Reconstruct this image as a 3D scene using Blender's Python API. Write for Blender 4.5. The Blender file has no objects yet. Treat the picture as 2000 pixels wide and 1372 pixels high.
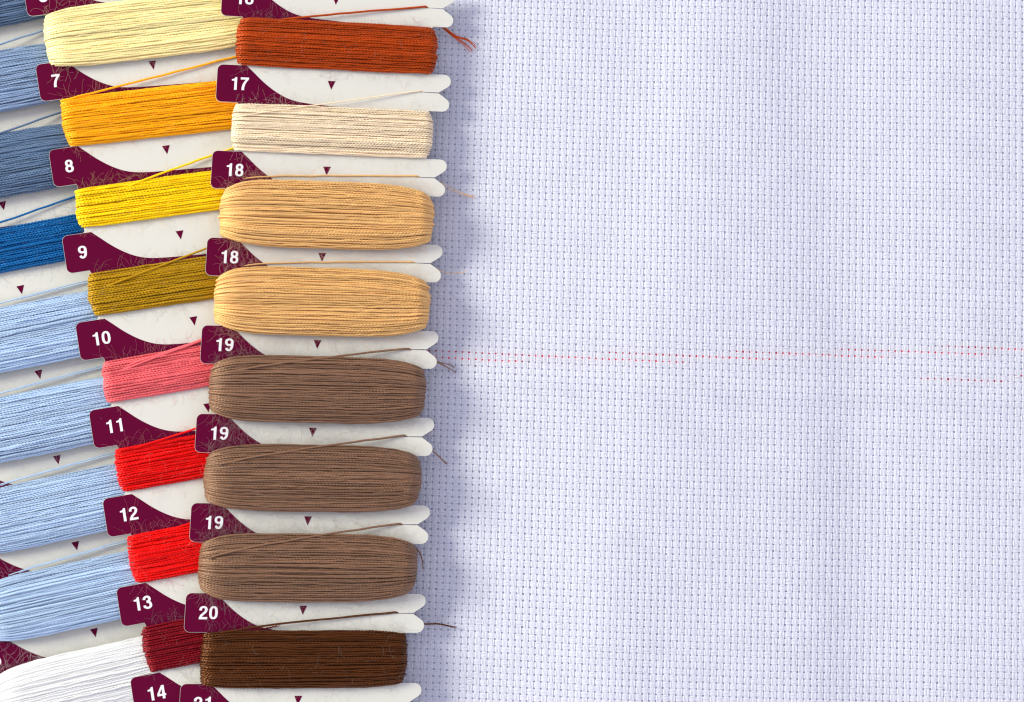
import bpy, math, random
import numpy as np

# ------------------------------------------------------------------ camera, world, lamps
sc = bpy.context.scene
S = 0.0143                       # one photograph pixel in scene units (1 unit = 1 cm)
D = 45.0                         # camera distance, cm
TILT = math.radians(4.5)
cam_d = bpy.data.cameras.new('camera')
cam = bpy.data.objects.new('camera', cam_d)
sc.collection.objects.link(cam)
cam.location = (0, -D * math.sin(TILT), D * math.cos(TILT))
cam.rotation_euler = (TILT, 0, 0)
cam_d.sensor_width = 36.0
cam_d.lens = 36.0 * D / (2000 * S)
cam_d.clip_start = 0.5
cam_d.clip_end = 2000
cam_d.dof.use_dof = True
cam_d.dof.focus_distance = D - 0.9
cam_d.dof.aperture_fstop = 0.55   # units are cm, so this is a real f/5.6 or so
sc.camera = cam
try:
    sc.view_settings.view_transform = 'Standard'
    sc.view_settings.look = 'None'
except Exception:
    pass
sc.view_settings.exposure = 0.0
sc.view_settings.gamma = 1.0
sc.view_settings.use_curve_mapping = False
sc.cycles.max_bounces = 7
sc.cycles.diffuse_bounces = 5
sc.cycles.use_denoising = True
sc.cycles.filter_width = 1.2

world = bpy.data.worlds.new('World')
sc.world = world
world.use_nodes = True
bg = world.node_tree.nodes['Background']
bg.inputs[0].default_value = (0.92, 0.925, 1.085, 1)
bg.inputs[1].default_value = 0.79


def area(name, az, el, dist, size, energy, col):
    ld = bpy.data.lights.new(name, 'AREA')
    ld.shape = 'DISK'
    ld.size = size
    ld.energy = energy
    ld.color = col
    o = bpy.data.objects.new(name, ld)
    sc.collection.objects.link(o)
    a, e = math.radians(az), math.radians(el)
    d = (math.cos(e) * math.cos(a), math.cos(e) * math.sin(a), math.sin(e))
    o.location = [dist * c for c in d]
    o.rotation_euler = (math.radians(90 - el), 0, math.radians(az + 90))
    return o


# window light, low from the left and a little from the top of the picture
area('window_light', 163, 29.5, 260, 96, 940000, (1.0, 0.99, 0.80))


# ------------------------------------------------------------------ helpers
def W(px, py, h=0.0):
    """point of the photograph (2000 px wide) at height h (px units) above the cloth"""
    z = h * S
    dx, dy, dz = (px - 1000) * S, (686 - py) * S, -D
    c, s = math.cos(TILT), math.sin(TILT)
    d = np.array([dx, dy * c - dz * s, dy * s + dz * c])
    o = np.array([0, -D * s, D * c])
    t = (z - o[2]) / d[2]
    return o + d * t


def make_mesh(name, verts, faces, mat, smooth=True, attr=None):
    """verts (n,3) array, faces (m,4) or (m,3) array or list"""
    verts = np.asarray(verts, dtype=np.float32)
    me = bpy.data.meshes.new(name)
    if isinstance(faces, np.ndarray):
        k = faces.shape[1]
        me.vertices.add(len(verts))
        me.vertices.foreach_set('co', verts.ravel())
        me.loops.add(faces.size)
        me.loops.foreach_set('vertex_index', faces.astype(np.int32).ravel())
        me.polygons.add(len(faces))
        me.polygons.foreach_set('loop_start', np.arange(0, faces.size, k, dtype=np.int32))
        me.polygons.foreach_set('loop_total', np.full(len(faces), k, dtype=np.int32))
    else:
        me.from_pydata([tuple(v) for v in verts], [], faces)
    if smooth:
        me.polygons.foreach_set('use_smooth', np.ones(len(me.polygons), dtype=bool))
    me.update(calc_edges=True)
    if attr is not None:
        a = me.attributes.new('shade', 'FLOAT', 'POINT')
        a.data.foreach_set('value', np.asarray(attr, dtype=np.float32))
    me.materials.append(mat)
    return me


def link(name, me, parent=None, origin=None):
    o = bpy.data.objects.new(name, me)
    sc.collection.objects.link(o)
    if parent is not None:
        o.parent = parent
    return o


def part(name, verts, faces, mat, root, smooth=True, attr=None, parent=None):
    """verts in world; stored relative to root (an Empty without rotation)"""
    v = np.asarray(verts, dtype=np.float64) - np.array(root.location)[None, :]
    me = make_mesh(name, v, faces, mat, smooth, attr)
    return link(name, me, parent or root)


def thing(name, loc, label, cat, group=None):
    o = bpy.data.objects.new(name, None)
    sc.collection.objects.link(o)
    o.empty_display_size = 0.3
    o.location = [float(c) for c in loc]
    o['label'] = label
    o['category'] = cat
    if group:
        o['group'] = group
    return o


def tubes(P, rad, ref, k=6, lobe=0.0, pitch=9.0, seed=0, caps=False):
    """P (n,m,3) paths; rad scalar/array (n,m); ref (3,) or (n,3) reference side axis -> verts, quads"""
    n, m, _ = P.shape
    T = np.gradient(P, axis=1)
    T /= np.linalg.norm(T, axis=2, keepdims=True) + 1e-12
    ref = np.asarray(ref, float)
    R = np.broadcast_to(ref if ref.ndim == 1 else ref[:, None, :], P.shape)
    A = R - (R * T).sum(2, keepdims=True) * T
    A /= np.linalg.norm(A, axis=2, keepdims=True) + 1e-9
    B = np.cross(T, A)
    rad = np.broadcast_to(np.asarray(rad, float), (n, m))
    th = np.linspace(0, 2 * np.pi, k, endpoint=False)
    rg = np.random.RandomState(seed)
    arc = np.concatenate([np.zeros((n, 1)), np.cumsum(np.linalg.norm(np.diff(P, axis=1), axis=2), 1)], 1)
    tw = arc / pitch * 2 * np.pi + rg.rand(n, 1) * 6.28
    r = rad[:, :, None] * (1 + lobe * np.cos(2 * (th[None, None, :] - tw[:, :, None])))
    V = (P[:, :, None, :] + A[:, :, None, :] * (r * np.cos(th))[..., None]
         + B[:, :, None, :] * (r * np.sin(th))[..., None])
    idx = np.arange(n * m * k).reshape(n, m, k)
    a = idx[:, :-1, :]
    b = idx[:, 1:, :]
    F = np.stack([a, np.roll(a, -1, 2), np.roll(b, -1, 2), b], -1).reshape(-1, 4)
    return V.reshape(-1, 3), F


def smooth_noise(rg, shape_n, m, knots, amp):
    """(n,m) smooth random curves"""
    k = rg.randn(shape_n, knots)
    x = np.linspace(0, knots - 1, m)
    i = np.clip(x.astype(int), 0, knots - 2)
    f = x - i
    f = f * f * (3 - 2 * f)
    return amp * (k[:, i] * (1 - f) + k[:, i + 1] * f)


# ------------------------------------------------------------------ materials
def nodes(name):
    m = bpy.data.materials.new(name)
    m.use_nodes = True
    nt = m.node_tree
    return m, nt, nt.nodes['Principled BSDF']


def thread_mat(name, col, rough=0.36, sheen=0.05, var=0.30):
    m, nt, b = nodes(name)
    at = nt.nodes.new('ShaderNodeAttribute')
    at.attribute_name = 'shade'
    no = nt.nodes.new('ShaderNodeTexNoise')
    no.inputs['Scale'].default_value = 55.0
    no.inputs['Detail'].default_value = 4.0
    ad = nt.nodes.new('ShaderNodeMath'); ad.operation = 'ADD'
    nt.links.new(at.outputs['Fac'], ad.inputs[0])
    nt.links.new(no.outputs['Fac'], ad.inputs[1])
    mr = nt.nodes.new('ShaderNodeMapRange')
    mr.inputs['From Min'].default_value = 0.2
    mr.inputs['From Max'].default_value = 1.3
    mr.inputs['To Min'].default_value = 1 - var
    mr.inputs['To Max'].default_value = 1 + var
    nt.links.new(ad.outputs[0], mr.inputs['Value'])
    mx = nt.nodes.new('ShaderNodeVectorMath'); mx.operation = 'SCALE'
    mx.inputs[0].default_value = col
    nt.links.new(mr.outputs[0], mx.inputs['Scale'])
    nt.links.new(mx.outputs[0], b.inputs['Base Color'])
    b.inputs['Roughness'].default_value = rough
    b.inputs['Specular IOR Level'].default_value = 0.85
    mxc = max(col)
    b.inputs['Specular Tint'].default_value = tuple(min(1, 0.18 + 0.82 * (c / mxc) ** 0.8) for c in col) + (1,)
    b.inputs['Sheen Weight'].default_value = sheen
    b.inputs['Sheen Roughness'].default_value = 0.4
    b.inputs['Sheen Tint'].default_value = tuple(min(1, 0.35 + 0.65 * c) for c in col) + (1,)
    return m


def plain_mat(name, col, rough=0.6, spec=0.4, bump=0.0, bscale=40.0, var=0.0):
    m, nt, b = nodes(name)
    b.inputs['Base Color'].default_value = (*col, 1)
    b.inputs['Roughness'].default_value = rough
    b.inputs['Specular IOR Level'].default_value = spec
    if bump or var:
        tc = nt.nodes.new('ShaderNodeTexCoord')
        no = nt.nodes.new('ShaderNodeTexNoise')
        no.inputs['Scale'].default_value = bscale
        no.inputs['Detail'].default_value = 6.0
        nt.links.new(tc.outputs['Object'], no.inputs['Vector'])
        if bump:
            bp = nt.nodes.new('ShaderNodeBump')
            bp.inputs['Strength'].default_value = 0.5
            bp.inputs['Distance'].default_value = bump
            nt.links.new(no.outputs['Fac'], bp.inputs['Height'])
            nt.links.new(bp.outputs[0], b.inputs['Normal'])
        if var:
            mr = nt.nodes.new('ShaderNodeMapRange')
            mr.inputs['From Min'].default_value = 0.3
            mr.inputs['From Max'].default_value = 0.7
            mr.inputs['To Min'].default_value = 1 - var
            mr.inputs['To Max'].default_value = 1 + var * 0.5
            nt.links.new(no.outputs['Fac'], mr.inputs['Value'])
            mx = nt.nodes.new('ShaderNodeVectorMath'); mx.operation = 'SCALE'
            mx.inputs[0].default_value = col
            nt.links.new(mr.outputs[0], mx.inputs['Scale'])
            nt.links.new(mx.outputs[0], b.inputs['Base Color'])
    return m


def cloth_mat():
    m, nt, b = nodes('white_lilac_cotton')
    out = nt.nodes['Material Output']
    b.inputs['Base Color'].default_value = (0.81, 0.82, 0.905, 1)
    b.inputs['Roughness'].default_value = 0.75
    b.inputs['Specular IOR Level'].default_value = 0.1
    no = nt.nodes.new('ShaderNodeTexNoise')
    no.inputs['Scale'].default_value = 30.0
    no.inputs['Detail'].default_value = 5.0
    mr = nt.nodes.new('ShaderNodeMapRange')
    mr.inputs['From Min'].default_value = 0.3
    mr.inputs['From Max'].default_value = 0.7
    mr.inputs['To Min'].default_value = 0.94
    mr.inputs['To Max'].default_value = 1.03
    nt.links.new(no.outputs['Fac'], mr.inputs['Value'])
    mx = nt.nodes.new('ShaderNodeVectorMath'); mx.operation = 'SCALE'
    mx.inputs[0].default_value = (0.81, 0.82, 0.905)
    nt.links.new(mr.outputs[0], mx.inputs['Scale'])
    nt.links.new(mx.outputs[0], b.inputs['Base Color'])
    tr = nt.nodes.new('ShaderNodeBsdfTranslucent')
    tr.inputs['Color'].default_value = (0.82, 0.81, 0.93, 1)
    ms = nt.nodes.new('ShaderNodeMixShader')
    ms.inputs[0].default_value = 0.32
    nt.links.new(b.outputs[0], ms.inputs[1])
    nt.links.new(tr.outputs[0], ms.inputs[2])
    nt.links.new(ms.outputs[0], out.inputs['Surface'])
    return m


M_CLOTH = cloth_mat()
M_TABLE = plain_mat('pale_painted_tabletop', (0.60, 0.60, 0.70), 0.5, 0.3, 0.01, 3.0, 0.1)
M_CARD = plain_mat('white_card', (0.665, 0.65, 0.60), 0.55, 0.2, 0.0012, 55.0, 0.03)
M_BURG = plain_mat('burgundy_print', (0.108, 0.0005, 0.027), 0.42, 0.06, 0.0008, 60.0, 0.08)
M_NUM = plain_mat('white_print', (0.80, 0.78, 0.80), 0.5, 0.3)
M_RED = thread_mat('red_guide_thread', (0.82, 0.03, 0.10))

COL = {
    'rust': (0.37, 0.043, 0.001), 'cream': (0.82, 0.67, 0.47), 'tan': (0.72, 0.42, 0.155),
    'brown': (0.195, 0.103, 0.06), 'dark_brown': (0.046, 0.011, 0.001),
    'pale_yellow': (0.93, 0.8, 0.39), 'golden': (0.92, 0.40, 0.004), 'yellow': (0.9, 0.6, 0.002),
    'olive_gold': (0.4, 0.215, 0.003), 'pink': (0.76, 0.125, 0.14), 'red': (0.74, 0.002, 0.001),
    'dark_red': (0.15, 0.0, 0.004), 'light_blue': (0.385, 0.505, 0.68), 'deep_blue': (0.004, 0.10, 0.30),
    'slate_blue': (0.105, 0.165, 0.265), 'steel_blue': (0.235, 0.325, 0.48), 'white': (0.71, 0.71, 0.715),
}


def fibre_mat(name, col):
    m, nt, b = nodes(name)
    out = nt.nodes['Material Output']
    c = tuple(min(0.95, 0.46 + 0.58 * x) for x in col)
    b.inputs['Base Color'].default_value = (*c, 1)
    b.inputs['Roughness'].default_value = 0.5
    tr = nt.nodes.new('ShaderNodeBsdfTranslucent')
    tr.inputs['Color'].default_value = (*tuple(min(0.97, 0.5 + 0.55 * x) for x in col), 1)
    ms = nt.nodes.new('ShaderNodeMixShader')
    ms.inputs[0].default_value = 0.6
    nt.links.new(b.outputs[0], ms.inputs[1])
    nt.links.new(tr.outputs[0], ms.inputs[2])
    nt.links.new(ms.outputs[0], out.inputs['Surface'])
    return m


MF = {k: fibre_mat(k + '_fibre', c) for k, c in COL.items()}
MT = {k: thread_mat(k + '_cotton', c, var=0.07 if k == 'white' else 0.26) for k, c in COL.items()}

# ------------------------------------------------------------------ tabletop
tv, tf = [], []
x0, x1, y0, y1 = -60, 60, -45, 45
zt = -32 * S
tb = [(x0, y0, zt - 2), (x1, y0, zt - 2), (x1, y1, zt - 2), (x0, y1, zt - 2),
      (x0, y0, zt), (x1, y0, zt), (x1, y1, zt), (x0, y1, zt)]
me = make_mesh('tabletop', tb, [(0, 3, 2, 1), (4, 5, 6, 7), (0, 1, 5, 4), (1, 2, 6, 5), (2, 3, 7, 6), (3, 0, 4, 7)],
               M_TABLE, smooth=False)
tab = link('tabletop', me)
tab['kind'] = 'structure'


# ------------------------------------------------------------------ aida cloth
def cloth_h(X, Y):
    """soft undulation of the cloth, in px units, X and Y in px from the picture centre (Y up)"""
    def sg(t):
        return 1 / (1 + np.exp(-t))
    low = sg((-Y - 60) / 90.0)
    h = 12.0 * sg((X - 40) / 60.0)                                   # rises to the right beside the cards
    h += (20.0 - 8.0 * low) * sg((X - 225 - 0.16 * Y) / 44.0)        # bright, faces the window
    xf = X - 618 + 0.16 * np.maximum(Y, 0)
    h -= (9.0 + 7.0 * low) * sg(xf / 27.0)                           # the long fold, faces away
    h += 10.0 * sg((X - 760) / 60.0)
    h -= 9.0 * sg((X - 420 - 0.2 * Y) / 80.0)
    h -= 7.0 * sg((X - 930) / 50.0)
    # long soft ripples running up and down the cloth
    h -= 9.0 * sg((X - 215 + 0.03 * Y) / 34.0) * sg((-Y + 60) / 110.0) * 0.6
    h += 6.0 * sg((X - 470) / 90.0) * sg((-Y + 60) / 110.0)
    h += 3.0 * np.exp(-((Y + 55 + 0.04 * X) / 22.0) ** 2)
    h += 2.6 * np.sin((X * 0.9 + 0.25 * Y) / 150.0 + 0.9)
    h += 1.2 * np.sin((Y * 1.0 - 0.2 * X) / 120.0 + 0.4)
    h += 0.4 * np.sin((X * 0.6 + Y) / 63.0 + 1.7)
    h += 0.2 * np.sin((X + 0.3 * Y) / 37.0 + 0.3)
    return h


CELL = 12.95
AR, AC = math.radians(2.5), math.radians(1.6)
ER = np.array([math.cos(AR), -math.sin(AR)])          # along a row, to the right
EC = np.array([-math.sin(AC), -math.cos(AC)]) * 0.985  # along a column, downwards


def weave_xy(a, b):
    wob = 1.6 * np.sin(b / 260.0 + a / 700.0) + 1.2 * np.sin(a / 310.0 + 1.0)
    wob2 = 2.0 * np.sin(a / 240.0 + 0.6) + 1.5 * np.sin(b / 300.0 + a / 500.)
    a = a + wob
    b = b + wob2
    return a * ER[0] + b * EC[0], a * ER[1] + b * EC[1]


def build_cloth():
    c = CELL
    i0, i1 = -88, 92
    j0, j1 = -68, 68
    per = 4
    offs = (np.arange(4) - 1.5) * 2.62
    rg = np.random.RandomState(5)
    allV, allF = [], []
    base = 0
    cs = np.array([[-1, -0.15], [-0.72, 0.68], [0, 1.0], [0.72, 0.68], [1, -0.15]])

    def place(a, b, z):
        """a: along rows in px, b: along columns in px"""
        X, Y = weave_xy(a, b)
        return np.stack([X * S, Y * S, (z + cloth_h(X, Y)) * S], -1)

    def prof(x):
        cx = np.cos(np.pi * x)
        return np.sign(cx) * np.abs(cx) ** 0.6

    for direction in (0, 1):
        if direction == 0:      # vertical threads
            bands, s0, s1 = range(i0, i1), j0, j1
        else:
            bands, s0, s1 = range(j0, j1), i0, i1
        n_s = (s1 - s0) * per + 1
        s = np.linspace(s0, s1, n_s) - 0.5
        nb = len(bands)
        bi = np.repeat(np.array(list(bands)), 4).astype(float)
        of = np.tile(offs, nb)
        par = np.where(np.repeat(np.array(list(bands)), 4) % 2 == 0, 1.0, -1.0)
        sign = par if direction == 0 else -par
        A = 0.95
        zz = A * sign[:, None] * prof(s)[None, :]
        over = zz / A
        spread = 1.035 + 0.03 * over - 0.17 * (1 - np.abs(over))
        lat = of[:, None] * spread
        lat = lat + smooth_noise(rg, len(bi), n_s, (s1 - s0) // 2, 0.16)
        zz = zz + smooth_noise(rg, len(bi), n_s, (s1 - s0), 0.10)
        # small looseness of whole bands, so that some holes are bigger than others
        bn = np.repeat(smooth_noise(rg, nb, n_s, (s1 - s0), 0.30), 4, axis=0)
        lat = lat + bn
        wdt = 1.36 + 0.06 * rg.randn(len(bi), 1)
        hgt = 0.68
        along = np.broadcast_to((s * c)[None, :], zz.shape)
        across = bi[:, None] * c + lat
        V = []
        for q in cs:
            aa = across + q[0] * wdt
            z = zz + q[1] * hgt
            V.append(place(aa, along, z) if direction == 0 else place(along, aa, z))
        V = np.stack(V, 2)                   # n, m, 5, 3
        n, m = zz.shape
        idx = np.arange(n * m * 5).reshape(n, m, 5) + base
        a = idx[:, :-1, :-1]; b = idx[:, 1:, :-1]
        a2 = idx[:, :-1, 1:]; b2 = idx[:, 1:, 1:]
        F = np.stack([a, a2, b2, b], -1) if direction == 1 else np.stack([a, b, b2, a2], -1)
        allV.append(V.reshape(-1, 3))
        allF.append(F.reshape(-1, 4))
        base += n * m * 5
    me = make_mesh('aida_cloth', np.concatenate(allV), np.concatenate(allF), M_CLOTH)
    o = link('aida_cloth', me)
    o['label'] = 'white woven cross-stitch cloth with a grid of tiny holes, filling the right half'
    o['category'] = 'cloth'
    # the smooth white layer of the folded cloth just underneath, lifted away in a few places
    gx = np.linspace(-1180, 1240, 240)
    gy = np.linspace(-880, 880, 180)
    X, Y = np.meshgrid(gx, gy)
    px, py = X + 1000, 686 - Y
    gap = np.full_like(X, 5.2)
    for cx, cy, sx, sy, am in ((1065, 1180, 42, 170, 15), (1300, 1230, 55, 150, 14), (1575, 1210, 45, 160, 15),
                               (1805, 1190, 55, 190, 13), (880, 900, 60, 200, 9), (1000, 780, 160, 60, 7),
                               (1330, 770, 90, 45, 6)):
        gap += 2.3 * am * np.exp(-((px - cx) / sx) ** 2 - ((py - cy) / sy) ** 2)
    V = np.stack([X * S, Y * S, (cloth_h(X, Y) - gap) * S], -1).reshape(-1, 3)
    ny, nx = X.shape
    idx = np.arange(nx * ny).reshape(ny, nx)
    F = np.stack([idx[:-1, :-1], idx[:-1, 1:], idx[1:, 1:], idx[1:, :-1]], -1).reshape(-1, 4)
    me2 = make_mesh('lining', V, F, plain_mat('white_lining', (0.80, 0.80, 0.90), 0.8, 0.2))
    link('lining', me2, o)
    return o


cloth = build_cloth()


def under_thread(pts, r, seed, shift=0, y_off=0):
    pts = np.array(pts, float)
    n = int((pts[-1, 0] - pts[0, 0]) / 4)
    x = np.linspace(pts[0, 0], pts[-1, 0], n)
    y = np.interp(x, pts[:, 0], pts[:, 1])
    kern = np.ones(15) / 15
    y = np.convolve(np.pad(y, 7, mode='edge'), kern, 'valid')
    P = np.array([W(a, b, 0) for a, b in zip(x, y)])
    # the thread slips along one row of holes, then over to the next
    al = np.linspace(-1200, 1300, 900)
    rows = []
    for jr in range(-12, 16):
        Xr, Yr = weave_xy(al, np.full_like(al, (jr - 0.5) * CELL))
        rows.append(np.interp(P[:, 0] / S, Xr, Yr))
    rows = np.array(rows)
    near = np.abs(rows - P[None, :, 1] / S - y_off).argmin(0)
    ys = rows[near + shift, np.arange(n)]
    ys = np.convolve(np.pad(ys, 4, mode='edge'), np.ones(9) / 9, 'valid')
    P[:, 1] = ys * S
    P[:, 2] = (cloth_h(P[:, 0] / S, P[:, 1] / S) - 3.3) * S
    rg = np.random.RandomState(seed)
    P[:, 1] += smooth_noise(rg, 1, n, n // 12, 0.5)[0] * S
    V, F = tubes(P[None], r * S, (0, 1, 0), k=6, lobe=0.2, pitch=9 * S, seed=seed)
    return V, F


for i, (pts, r) in enumerate([
        ([(560, 694), (850, 697), (1000, 701), (1180, 703), (1320, 705), (1450, 699), (1600, 696), (1750, 693),
          (1880, 689), (2070, 686)], 2.9),
        ([(1790, 746), (1850, 744), (1930, 741), (2070, 739)], 1.6)]):
    V, F = under_thread(pts, r, 60 + i)
    if i == 0:      # a thinner second strand of it wanders beside the first
        V2, F2 = under_thread(pts, 1.9, 66, shift=0, y_off=7)
        F = np.vstack([F, F2 + len(V)])
        V = np.vstack([V, V2])
    me = make_mesh('guide_thread', V, F, M_RED, attr=np.full(len(V), 0.5))
    g = link('guide_thread', me, cloth)
    g['label'] = ['red guide thread showing through the holes across the cloth',
                  'short faint red thread showing through the holes at the right edge'][i]

# ------------------------------------------------------------------ cards
PITCH = 172.0
ZL, ZR = 100.0, 40.0          # height of a card's left tabs and of its right tips, px
UMAX = 455.0


def zc(u):
    return ZL + (ZR - ZL) * u / UMAX


class Frame:
    """affine frame of a card: (u, v, w) in px units -> world"""
    def __init__(self, O, U, V):
        self.O, self.U, self.V = O, U, V
        n = np.cross(V, U) if np.cross(V, U)[2] > 0 else np.cross(U, V)
        self.N = n / np.linalg.norm(n) * S

    def __call__(self, p):
        p = np.asarray(p, float)
        return self.O + p[..., 0:1] * self.U + p[..., 1:2] * self.V + p[..., 2:3] * self.N


def perp_u(V):
    """u axis at right angles to v (to the right), same scale, sloping down by the shingle tilt"""
    u = np.array([-V[1], V[0], 0.0])
    if u[0] < 0:
        u = -u
    u = u / np.linalg.norm(u) * np.linalg.norm(V)
    u[2] = (ZR - ZL) / UMAX * S
    return u


def frame_from_tabs(pa, pb, n):
    A, B = W(*pa, ZL), W(*pb, ZL)
    V = (B - A) / (n * PITCH)
    return Frame(A, perp_u(V), V)


def frame_from_arrows(pa, pb, n):
    z = zc(222)
    A, B = W(*pa, z), W(*pb, z)
    V = (B - A) / (n * PITCH)
    U = perp_u(V)
    O = B - 222 * U + 6 * V
    return Frame(O, U, V)


FR = frame_from_tabs((423, 162), (361, 1197), 6)
# right card: use the measured notch to set the u axis
N0 = W(857, 182, zc(434))
FR.U = (N0 - FR.O) / 434.0
FM = frame_from_tabs((74, 163), (232, 1187), 6)
FL = frame_from_arrows((41, 566), (185, 1236), 4)

NU0, NU1 = 44.0, 414.0       # notch edges
HT = 37.5                    # half height of a tab


def arc(cx, cy, r, a0, a1, n=7):
    return [(cx + r * math.cos(math.radians(a)), cy + r * math.sin(math.radians(a)))
            for a in np.linspace(a0, a1, n)]


def board_outline(k0, k1):
    """closed outline (u, v) of a card with tabs k0..k1; v grows downwards"""
    right, left = [], []
    for k in range(k0, k1 + 1):
        c = k * PITCH
        if k > k0:
            right += [(NU1, c - HT - 3), (NU1 + 3, c - HT)]
        right += [(428, c - HT)]
        right += arc(443, c - 23.7, 13.8, -92, 56, 10)
        right += [(434, c - 1.0), (397, c - 0.45), (397, c + 0.45), (434, c + 1.0)]
        right += arc(442, c + 23.7, 13.8, -56, 92, 10)
        right += [(428, c + HT)]
        if k < k1:
            right += [(NU1 + 3, c + HT), (NU1, c + HT + 3)]
    for k in range(k1, k0 - 1, -1):
        c = k * PITCH
        if k < k1:
            left += [(NU0, c + HT + 3), (NU0 - 3, c + HT)]
        left += arc(11, c + HT - 11, 11, 90, 180, 7)
        left += arc(11, c - HT + 11, 11, 180, 270, 7)
        if k > k0:
            left += [(NU0 - 3, c - HT), (NU0, c - HT - 3)]
    return right + left


def smooth_curve(pts, n=6):
    pts = np.array(pts, float)
    out = []
    P = np.vstack([2 * pts[0] - pts[1], pts, 2 * pts[-1] - pts[-2]])
    for i in range(1, len(P) - 2):
        for t in np.linspace(0, 1, n, endpoint=False):
            p0, p1, p2, p3 = P[i - 1], P[i], P[i + 1], P[i + 2]
            out.append(0.5 * ((2 * p1) + (-p0 + p2) * t + (2 * p0 - 5 * p1 + 4 * p2 - p3) * t * t
                              + (-p0 + 3 * p1 - 3 * p2 + p3) * t ** 3))
    out.append(pts[-1])
    return [tuple(p) for p in out]


def tab_outline():
    """the burgundy print of one tab, centred at v = 0"""
    b = 0.5
    edge = smooth_curve([(56, -HT + b), (70, -24), (90, -5.5), (112, 11), (134, 23), (156, 30), (182, 33.6),
                         (215, 36), (300, 41), (NU1 - 2, 46)])
    pts = edge + [(NU1 - 2, 60), (NU0 + b, 60), (NU0 + b, HT + 4), (NU0 - 2, HT - b)]
    pts += arc(11, HT - 11, 11 - b, 90, 180, 7)
    pts += arc(11, -HT + 11, 11 - b, 180, 270, 7)
    return pts


def tri_fill(pts):
    """triangulate a simple polygon"""
    from mathutils.geometry import tessellate_polygon
    from mathutils import Vector
    t = tessellate_polygon([[Vector((p[0], p[1], 0)) for p in pts]])
    return [tuple(x) for x in t]


def slab(pts, frame, w0, w1, fnw=None):
    n = len(pts)
    top = np.array([(p[0], p[1], w1) for p in pts])
    bot = np.array([(p[0], p[1], w0) for p in pts])
    V = frame(np.vstack([top, bot]))
    tris = tri_fill(pts)
    F = []
    for t in tris:
        a, b, c = t
        nrm = np.cross(V[b] - V[a], V[c] - V[a])
        if nrm[2] < 0:
            a, c = c, a
        F.append((a, b, c))
        F.append((c + n, b + n, a + n))
    for i in range(n):
        j = (i + 1) % n
        F.append((i, j, j + n, i + n))
    return V, F


def ribbon(path, closed, wx, wy, z0):
    p = np.array(path, float)
    t = (np.roll(p, -1, 0) - np.roll(p, 1, 0)) if closed else np.gradient(p, axis=0)
    t /= np.linalg.norm(t, axis=1, keepdims=True)
    nrm = np.stack([-t[:, 1], t[:, 0]], 1)
    off = nrm * np.array([[wx, wy]])
    z = z0 + np.linspace(0, 0.004, len(p))
    L = np.column_stack([p + off, z]); Rr = np.column_stack([p - off, z])
    n = len(p)
    V = np.vstack([L, Rr])
    m = n if closed else n - 1
    return V, [(i, (i + 1) % n, (i + 1) % n + n, i + n) for i in range(m)]


def loop(cx, cy, rx, ry, e=2.3, a0=0, a1=360, n=32):
    out = []
    for a in np.linspace(math.radians(a0), math.radians(a1), n, endpoint=(a1 - a0) % 360 != 0):
        c, q = math.cos(a), math.sin(a)
        out.append((cx + rx * math.copysign(abs(c) ** (2 / e), c), cy + ry * math.copysign(abs(q) ** (2 / e), q)))
    return out


def glyph(ch):
    """list of (verts (n,3), faces) for a bold grotesque digit, height 1, width about 0.72"""
    K = 1.20
    wx, wy = 0.096, 0.076

    def sc_(pts):
        return [(x * K, y) for x, y in pts]

    def rib(pts, closed=False, z=0.0, sm=True):
        pts = sc_(pts)
        if sm and not closed:
            pts = smooth_curve(pts, 6)
        return ribbon(pts, closed, wx, wy, z)

    def poly(pts, z=0.0):
        pts = sc_(pts)
        return np.array([(x, y, z) for x, y in pts]), tri_fill(pts)

    six = [rib(loop(.28, .30, .185, .215), True),
           rib([(.095, .30), (.095, .50), (.13, .74), (.21, .875), (.30, .915), (.39, .87), (.445, .75)], z=.006)]
    if ch == '0':
        return [rib(loop(.28, .5, .185, .415, 2.5), True)]
    if ch == '1':
        return [poly([(.265, 0), (.43, 0), (.43, 1), (.32, 1), (.28, .91), (.21, .85), (.10, .83), (.10, .71),
                      (.265, .71)])]
    if ch == '2':
        return [rib([(.10, .66), (.12, .81), (.20, .895), (.29, .917), (.40, .87), (.455, .73), (.40, .55),
                     (.27, .40), (.16, .27), (.115, .10)]), poly([(.02, 0), (.54, 0), (.54, .17), (.02, .17)], .006)]
    if ch == '3':
        return [rib([(.10, .71), (.13, .84), (.20, .90), (.28, .917), (.38, .88), (.435, .74), (.39, .61), (.24, .545)]),
                rib([(.24, .525), (.40, .49), (.465, .33), (.46, .20), (.37, .10), (.27, .083), (.17, .12), (.10, .20),
                     (.09, .29)], z=.006)]
    if ch == '4':
        return [poly([(.32, 0), (.48, 0), (.48, 1), (.32, 1)]), poly([(.48, .22), (.55, .22), (.55, .37), (.48, .37)]),
                poly([(.32, 1), (.02, .40), (.02, .22), (.32, .22), (.32, .37), (.155, .37), (.32, .73)])]
    if ch == '5':
        return [poly([(.09, 1), (.51, 1), (.51, .84), (.20, .84), (.19, .52), (.06, .49)]),
                rib([(.14, .52), (.20, .60), (.30, .62), (.41, .55), (.46, .36), (.44, .20), (.36, .10), (.27, .083),
                     (.17, .12), (.10, .20), (.09, .27)], z=.006)]
    if ch == '7':
        return [poly([(.03, 1), (.55, 1), (.55, .85), (.44, .70), (.34, .48), (.285, .25), (.275, 0), (.105, 0),
                      (.12, .25), (.18, .50), (.27, .69), (.36, .83), (.03, .83)])]
    if ch == '8':
        return [rib(loop(.28, .725, .155, .192), True), rib(loop(.28, .295, .18, .212), True, .006)]
    if ch == '6':
        return six
    return [(np.column_stack([.56 * K - v[:, 0], 1 - v[:, 1], v[:, 2]]), f) for v, f in six]


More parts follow.
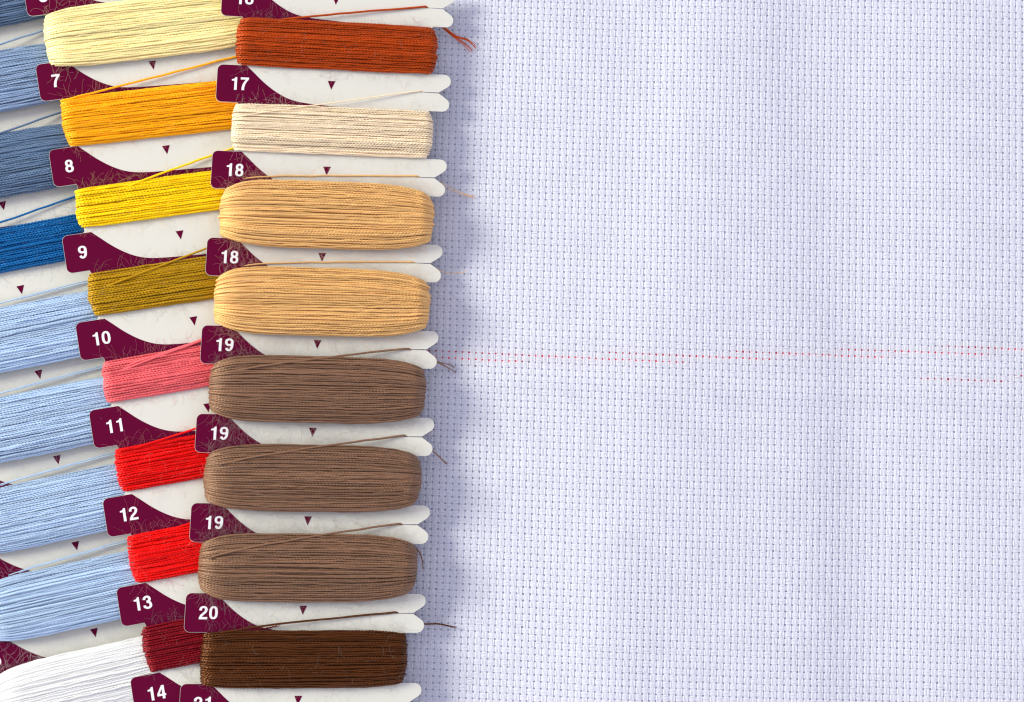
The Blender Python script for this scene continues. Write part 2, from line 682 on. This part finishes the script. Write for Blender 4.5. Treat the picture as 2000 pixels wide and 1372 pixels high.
def text_mesh(txt):
    VV, FF, nb = [], [], 0
    for i, ch in enumerate(txt):
        for v, f in glyph(ch):
            v = v.copy()
            v[:, 0] += i * 0.745
            if ch == '4':
                pass
            VV.append(v)
            FF += [tuple(j + nb for j in q) for q in f]
            nb += len(v)
    return np.concatenate(VV), FF


def build_card(frame, k0, k1, numbers, label):
    mid = frame(np.array([UMAX / 2, (k0 + k1) / 2 * PITCH, -1.5]))
    root = thing('thread_card', mid, label, 'thread card', 'thread cards fanned across the cloth')
    V, F = slab(board_outline(k0, k1), frame, -2.2, 0.0)
    part('card_board', V, F, M_CARD, root, smooth=False)
    tp = tab_outline()
    for k in range(k0, k1 + 1):
        c = k * PITCH
        V, F = slab([(p[0], p[1] + c) for p in tp], frame, 0.05, 0.30)
        t = part('number_tab', V, F, M_BURG, root, smooth=False)
        num = numbers.get(k)
        if num:
            v, f = text_mesh(num)
            hgt = 25.5
            P = np.stack([26 + v[:, 0] * hgt, c + 12.5 - v[:, 1] * hgt, 0.5 + v[:, 2] * 12], 1)
            WV = frame(P)
            ff = []
            for p in f:
                nrm = np.cross(WV[p[1]] - WV[p[0]], WV[p[2]] - WV[p[0]])
                ff.append(p if nrm[2] > 0 else tuple(reversed(p)))
            part('number', WV, ff, M_NUM, root, smooth=False, parent=t)
        ar = [(214.5, c - 14), (229.5, c - 14), (222, c + 3.5)]
        V, F = slab(ar, frame, 0.05, 0.30)
        part('arrow_mark', V, F, M_BURG, root, smooth=False)
    return root


card_right = build_card(FR, -1, 7, {-1: '16', 0: '17', 1: '18', 2: '18', 3: '19', 4: '19', 5: '19', 6: '20', 7: '21'},
                        'white thread card numbered 16 to 21, topmost, its notched edge beside the cloth')
card_mid = build_card(FM, -1, 7, {-1: '6', 0: '7', 1: '8', 2: '9', 3: '10', 4: '11', 5: '12', 6: '13', 7: '14'},
                      'white thread card numbered 6 to 14 under the top card, holding yellows and reds')
card_left = build_card(FL, -8, 1, {0: '5'},
                       'white thread card at the far left, undermost of the three, holding the blue threads')


# ------------------------------------------------------------------ wound threads
def halfw(s, he0, hm, he1):
    e = np.where(s < 0, he0, he1)
    return e + (hm - e) * (1 - np.abs(s) ** np.where(s < 0, 5.6, 4.2))


def build_skein(frame, k, col, label, cl, cr, he0, hm, he1, H, seed, ties=(), ends=(), fuzz=105, uL=33.0, uR=427.0,
                group=None, rs=1.0, soft=1.0):
    rg = np.random.RandomState(seed)
    base_v = k * PITCH
    u0, a = (uL + uR) / 2, (uR - uL) / 2
    r = 1.80 * rs
    pitch = 4.1 * (0.75 + 0.25 * soft)
    Vs, Fs, As = [], [], []
    nb = 0
    mat = MT[col]

    def add(V, F, A):
        nonlocal nb
        Vs.append(V); Fs.append(F + nb); As.append(A)
        nb += len(V)

    # the cross profile in u-w: superellipse; phi from below the left edge, over the top, to below the right edge
    def paths(t0, t1, wob, dz, inset, Hh, m=190, end_jit=None):
        n = len(t0)
        ae = a - inset
        RL, RR = min(52.0, Hh * 1.8), min(26.0, Hh * 1.2)
        th = np.linspace(math.radians(-28), math.radians(90), 26)
        xl, zl = -ae + RL * (1 - np.cos(th)), np.sin(th)
        xr, zr = ae - RR * (1 - np.cos(th)), np.sin(th)
        xm = np.linspace(-ae + RL, ae - RR, 22)[1:-1]
        X = np.concatenate([xl, xm, xr[::-1]])
        cz = np.concatenate([zl, np.ones(len(xm)), zr[::-1]])
        Z = cz * Hh
        # resample by arc length
        L = np.concatenate([[0], np.cumsum(np.hypot(np.diff(X), np.diff(Z)))])
        q = np.linspace(0, L[-1], m)
        X, cz = np.interp(q, L, X), np.interp(q, L, cz)
        s = np.clip(X / a, -1, 1)
        f = (s + 1) / 2
        T = t0[:, None] * (1 - f) + t1[:, None] * f + wob[:, :]
        cen = cl + (cr - cl) * f
        hw = halfw(s, he0, hm, he1) - r * 0.6
        v = cen[None, :] + T * hw[None, :]
        dome = np.sqrt(np.clip(1 - (np.abs(T) / 1.04) ** 2.6, 0.0, 1))
        # fat skeins are slightly higher in the middle
        bulge = 1.0 + 0.10 * (1 - s ** 2)
        w = np.where(cz > 0, cz, cz)[None, :] * ((Hh * bulge)[None, :] * (0.22 + 0.78 * dome)) + dz
        U = np.broadcast_to(X[None, :] + u0, v.shape).copy()
        if end_jit is not None:
            U += end_jit[:, None] * np.where(np.abs(s) > 0.5, (np.abs(s) - 0.5) * 2, 0)[None, :] * np.sign(s)[None, :]
        # strands at the outer edges of the notch turn in earlier
        U -= (1 - dome) * np.where(s > 0, 15.0, 10.0)[None, :] * np.sign(s)[None, :] * np.abs(s)[None, :] ** 6
        return np.stack([U, v + base_v, w], -1)

    width = 2 * hm
    for layer in range(3):
        m = 190 if layer == 1 else 330
        kk = 6 if layer == 1 else 8
        n = int(width / pitch) if layer < 2 else int(width / pitch * 0.16)
        t = (np.arange(n) + 0.5) / n * 2 - 1
        if layer == 1:
            t = t + 1.0 / n
        if layer == 2:
            t = np.sort(rg.uniform(-0.97, 0.97, n))
        t = t + rg.uniform(-0.16, 0.16, n) * 2 / n
        t = np.clip(t, -1, 1)
        dl = rg.randn(n) * (0.007 if layer < 2 else 0.05)
        wob = smooth_noise(rg, n, m, 7, 0.007) + smooth_noise(rg, n, m, 30, 0.005)
        dz = smooth_noise(rg, n, m, 11, 0.75) + smooth_noise(rg, n, m, 42, 0.36) + rg.uniform(-0.75, 0.75, (n, 1))
        dz = dz * soft
        ejit = np.interp(np.linspace(-1, 1, n), np.linspace(-1, 1, 6), rg.randn(6) * 1.4) + rg.randn(n) * 0.45
        inset = [2.4, 2.4 + 4.0 * soft, 2.0][layer]
        Hh = H - [2.2, 2.2 + 4.2 * soft, 0.6][layer]
        P = paths(np.clip(t - dl, -1, 1), np.clip(t + dl, -1, 1), wob, dz, inset, Hh, m, ejit)
        rr = r * (1 + 0.09 * rg.randn(n, 1)) + smooth_noise(rg, n, m, 30, 0.12)
        V, F = tubes(P, rr, (0, 1, 0), k=kk, lobe=0.34 * (0.3 + 0.7 * soft), pitch=13, seed=seed + layer)
        add(frame(V), F, np.repeat(rg.rand(n), m * kk))
    # core, a solid pad under the strands
    tt = np.linspace(-1, 1, 15)
    P = paths(tt, tt, np.zeros((15, 60)), 0, 7.0, max(H - 7.5, 4.0), 60)
    P[:, :, 1] = base_v + cl + (P[:, :, 1] - base_v - cl) * 0.97
    idx = np.arange(15 * 60).reshape(15, 60)
    F = np.stack([idx[:-1, :-1], idx[1:, :-1], idx[1:, 1:], idx[:-1, 1:]], -1).reshape(-1, 4)
    add(frame(P.reshape(-1, 3)), F, np.full(15 * 60, 0.4))

    origin = frame(np.array([u0, base_v + (cl + cr) / 2, 0.0]))
    root = thing('thread_skein', origin, label, 'thread', group)
    part('wound_strands', np.concatenate(Vs), np.concatenate(Fs), mat, root, attr=np.concatenate(As))

    # tie strand(s): leaves the skein and runs up to the slit of its own tab
    for ti, tie in enumerate(ties):
        us, ts, vend = tie[0], tie[1], tie[2]
        uend = 398.0
        mm = 120
        q = np.linspace(0, 1, mm)
        U = us + (uend - us) * q
        s = (U - u0) / a
        f = (s + 1) / 2
        cen = cl + (cr - cl) * f
        hw = halfw(np.clip(s, -1, 1), he0, hm, he1)
        v0 = (cl + ts * hm)
        v = v0 + (vend - v0) * q ** (tie[3] if len(tie) > 3 else 1.0)
        T = (v - cen) / hw
        dome = np.sqrt(np.clip(1 - (np.abs(T) / 1.04) ** 2.6, 0, 1))
        surf = np.where(np.abs(T) < 1.04, H * (1 + 0.10 * (1 - s ** 2)) * (0.22 + 0.78 * dome) + 1.0, 1.5)
        w = np.maximum(surf, 0)
        # taut: the straight chord from the last contact to the slit
        w_end = 0.5
        hull = w.copy()
        for j in range(mm - 2, -1, -1):
            pass
        best = np.zeros(mm)
        pts = [(0, w[0])] + []
        # upper concave hull
        st = []
        xs = list(range(mm))
        ww = w.copy(); ww[-1] = w_end
        for x in xs:
            while len(st) >= 2 and (st[-1][1] - st[-2][1]) * (x - st[-2][0]) <= (ww[x] - st[-2][1]) * (st[-1][0] - st[-2][0]):
                st.pop()
            st.append((x, ww[x]))
        hull = np.interp(xs, [p[0] for p in st], [p[1] for p in st])
        hull = np.maximum(hull, 1.3)
        sink = np.clip((12 - np.arange(mm)) / 12.0, 0, 1) * 3.0
        hull = hull - sink
        P = np.stack([U, v + base_v, hull], -1)
        P = np.vstack([P, [[uend + 6, base_v + vend * 0.3, -1.5], [uend + 8, base_v, -9.0]]])
        P[:, 1] += smooth_noise(rg, 1, len(P), 14, 0.35)[0]
        V, F = tubes(P[None], 2.05 if len(tie) < 5 else tie[4], (0, 1, 0), k=7, lobe=0.2, pitch=10.5, seed=seed + 30 + ti)
        part('tie_strand', frame(V), F, mat, root, attr=np.full(len(V), 0.6))

    # loose ends below the card, lying over the cloth (given in picture coordinates and heights)
    for ei, (pts, er_) in enumerate(ends):
        pp = np.array([W(*p) for p in pts])
        c3 = np.array(smooth_curve(pp, 10))
        c3 = c3.reshape(-1, 3)
        nf = 5
        PP = []
        rg2 = np.random.RandomState(seed + 70 + ei)
        mlen = len(c3)
        q = np.linspace(0, 1, mlen)
        for fi in range(nf):
            off = rg2.randn(3) * er_ * 0.55 * S
            off[2] = abs(off[2]) * 0.5
            sp = rg2.randn(3) * er_ * 0.8 * S
            sp[2] = abs(sp[2]) * 0.3
            PP.append(c3 + off[None] + sp[None] * (q ** 3)[:, None])
        PP = np.array(PP)
        rad = er_ * 0.5 * S * (1 - 0.45 * q[None, :] ** 2) * np.ones((nf, 1))
        V, F = tubes(PP, rad, (0, 0, 1), k=6, lobe=0.2, pitch=9 * S, seed=seed + ei)
        part('loose_end', V, F, mat, root, attr=np.full(len(V), 0.7))

    # stray fibres
    n = int(fuzz * 2.9)
    mm = 14
    side = rg.choice([-1, 1, 0], n, p=[0.42, 0.36, 0.22])
    s = rg.uniform(-0.99, 0.97, n)
    f = (s + 1) / 2
    hw = halfw(s, he0, hm, he1)
    cen = cl + (cr - cl) * f
    T = np.where(side == 0, rg.uniform(-0.9, 0.9, n), side * (0.90 + rg.rand(n) ** 2 * 0.28))
    U = u0 + s * a * 0.985
    v = cen + T * hw
    dome = np.sqrt(np.clip(1 - (np.abs(T) / 1.04) ** 2.6, 0, 1))
    w = np.where(side == 0, H * (0.25 + 0.78 * dome) + 0.6, H * 0.35)
    ang = np.where(side == 0, rg.uniform(0, 6.28, n), side * math.pi / 2 + rg.randn(n) * 0.75)
    curl = rg.randn(n) * 0.10
    step = rg.uniform(0.7, 2.9, n)  * np.where(side == 0, 0.75, 1.0)
    P = np.zeros((n, mm, 3))
    P[:, 0] = np.stack([U, v, w], -1)
    vz = rg.uniform(0.0, 0.5, n)
    for j in range(1, mm):
        ang = ang + curl + rg.randn(n) * 0.07
        P[:, j, 0] = P[:, j - 1, 0] + np.cos(ang) * step
        P[:, j, 1] = P[:, j - 1, 1] + np.sin(ang) * step
        tgt = P[:, j - 1, 2] + vz * step - np.where(side != 0, 0.9, 0.15)
        P[:, j, 2] = np.maximum(tgt, 0.55)
    P[:, :, 1] += base_v
    V, F = tubes(P, 0.088, (0.1, 0.1, 1), k=3, seed=seed + 9)
    fz = part('stray_fibres', frame(V), F, MF[col], root, attr=np.full(len(V), 0.9))
    fz['kind'] = 'stuff'
    return root


G = 'threads wound on the cards'


def fat(cl=83.5, cr=83.5, hm=67, he0=45, he1=46, H=31, uL=20.0, uR=437.0):
    return dict(uL=uL, uR=uR, cl=cl, cr=cr, he0=he0, hm=hm, he1=he1, H=H)


def thin(cl=86, cr=86, hm=48, he0=47, he1=47, H=15):
    return dict(cl=cl, cr=cr, he0=he0, hm=hm, he1=he1, H=H)


# right card
build_skein(FR, -1, 'rust', 'rust orange thread wound on the top card just below number 16', **thin(87, 88, 49),
            seed=101, group=G, ties=[(120, -0.93, -2, 0.95)],
            ends=[([(858, 48, 26), (872, 60, 22), (893, 77, 16), (906, 86, 12), (921, 100, 9)], 1.7),
                  ([(860, 48, 27), (878, 62, 22), (895, 73, 17), (913, 79, 12), (929, 94, 9)], 1.7)])
build_skein(FR, 0, 'cream', 'pale cream thread wound on the top card just below number 17', **thin(86, 86, 48, H=14),
            seed=102, group=G, ties=[(40, -0.35, -3, 1.0, 1.2)])
build_skein(FR, 1, 'tan', 'golden tan thread wound below the upper number 18, touching the cream thread\'s tab',
            **fat(), fuzz=330, seed=103, group=G, ties=[(60, -0.97, -2, 0.5, 1.6)],
            ends=[([(860, 356, 26), (880, 368, 20), (905, 379, 14), (926, 386, 10)], 0.8),
                  ([(860, 368, 24), (885, 374, 18), (905, 382, 12), (925, 385, 10)], 0.6)])
build_skein(FR, 2, 'tan', 'golden tan thread wound between the lower number 18 and the first number 19',
            **fat(), fuzz=330, seed=104, group=G, ties=[(70, -0.97, -2, 0.5, 1.6)],
            ends=[([(852, 526, 26), (870, 533, 20), (890, 534, 14), (912, 531, 10)], 0.7)])
build_skein(FR, 3, 'brown', 'mid brown thread wound below the uppermost number 19, beside the red line',
            **fat(83.5, 83.5, 65), fuzz=330, seed=105, group=G, ties=[(60, -0.45, -2, 0.85)],
            ends=[([(846, 704, 26), (862, 712, 20), (878, 721, 14), (890, 728, 10)], 1.2),
                  ([(846, 703, 26), (865, 709, 20), (880, 713, 14), (889, 719, 10)], 1.0)])
build_skein(FR, 4, 'brown', 'mid brown thread wound below the middle one of the three number 19 tabs',
            **fat(83.5, 83.5, 65), fuzz=330, seed=106, group=G, ties=[(50, -0.35, -2, 0.8)],
            ends=[([(840, 877, 26), (851, 885, 20), (862, 896, 14), (874, 907, 10)], 1.3)])
build_skein(FR, 5, 'brown', 'mid brown thread wound between the lowest number 19 and number 20',
            **fat(83.5, 83.5, 66), fuzz=330, seed=107, group=G, ties=[(40, -0.25, -2, 0.75)],
            ends=[([(806, 1066, 14), (818, 1078, 16), (824, 1092, 14), (826, 1113, 10)], 1.3)])
build_skein(FR, 6, 'dark_brown', 'very dark brown thread wound on the top card below number 20',
            **thin(88, 86, 56, 48, 48, H=19), seed=108, group=G, ties=[(70, -0.9, -2, 0.75)],
            ends=[([(805, 1213, 28), (830, 1219, 20), (858, 1219, 14), (890, 1226, 10)], 1.5)])
# middle card
build_skein(FM, -1, 'pale_yellow', 'pale butter yellow thread wound below number 6 at the top left',
            **fat(91, 97, 61, 50, 50, H=24, uL=26), seed=111, group=G)
build_skein(FM, 0, 'golden', 'golden orange thread wound just below number 7', **thin(86, 96, 50, 47, 49), seed=112,
            group=G, ties=[(46, -0.86, -2, 1.0)])
build_skein(FM, 1, 'yellow', 'bright lemon yellow thread wound just below number 8', **thin(86, 91, 40, 38, 40, H=12),
            seed=113, group=G, ties=[(140, -0.7, 0, 0.95)])
build_skein(FM, 2, 'olive_gold', 'dull olive gold thread wound just below number 9', **thin(86, 87, 43, 42, 42, H=12),
            seed=114, group=G, ties=[(70, -0.25, 0, 1.0)])
build_skein(FM, 3, 'pink', 'salmon pink thread wound just below number 10', **thin(86, 82, 41, 40, 41, H=12),
            seed=115, group=G, ties=[(70, -0.4, 0, 1.0), (85, -0.6, 2, 1.0)])
build_skein(FM, 4, 'red', 'bright red thread wound just below number 11', **thin(86, 82, 43, 42, 43, H=12),
            seed=116, group=G, ties=[(75, -0.85, 0, 1.0)])
build_skein(FM, 5, 'red', 'bright red thread wound just below number 12', **thin(86, 82, 48, 46, 47, H=13),
            seed=117, group=G, ties=[(120, -0.9, 0, 1.0)])
build_skein(FM, 6, 'dark_red', 'dark crimson thread wound just below number 13', **thin(87, 84, 45, 44, 44, H=12),
            seed=118, group=G)
# left card
build_skein(FL, -8, 'slate_blue', 'greyish blue thread at the very top left corner', **fat(90, 94, 64), seed=121,
            group=G)
build_skein(FL, -7, 'steel_blue', 'medium steel blue thread at the left, beside number 7',
            **fat(92, 96, 62, 46, 48), seed=122, group=G, ties=[(60, -0.5, 0, 1.0)])
build_skein(FL, -6, 'slate_blue', 'dark slate blue thread at the left, beside number 8', **fat(84, 94, 64, 48, 46),
            seed=123, group=G, ties=[(70, -0.3, 0, 0.9)])
build_skein(FL, -5, 'deep_blue', 'deep royal blue thread at the left, beside number 9', **thin(80, 86, 44, 44, 42),
            seed=124, group=G, ties=[(100, -0.8, 0, 1.0)])
for k, lab in ((-4, 'light blue thread at the left, directly below the deep royal blue one'),
               (-3, 'light blue thread at the left, beside number 11'),
               (-2, 'light blue thread at the left, beside number 12'),
               (-1, 'light blue thread at the left, beside number 13 and directly above the white thread')):
    build_skein(FL, k, 'light_blue', lab, **fat(83, 91, 64, 44, 46), seed=130 + k, group=G,
                ties=[(90, -0.98, 2, 0.7, 1.15), (110, -0.99, 7, 0.6, 1.0)], fuzz=150, soft=0.7)
build_skein(FL, 0, 'white', 'white thread in the bottom left corner, just below number 5', **fat(84, 92, 70, 50, 46, H=30), rs=1.12, soft=0.3,
            seed=140, group=G, fuzz=200)
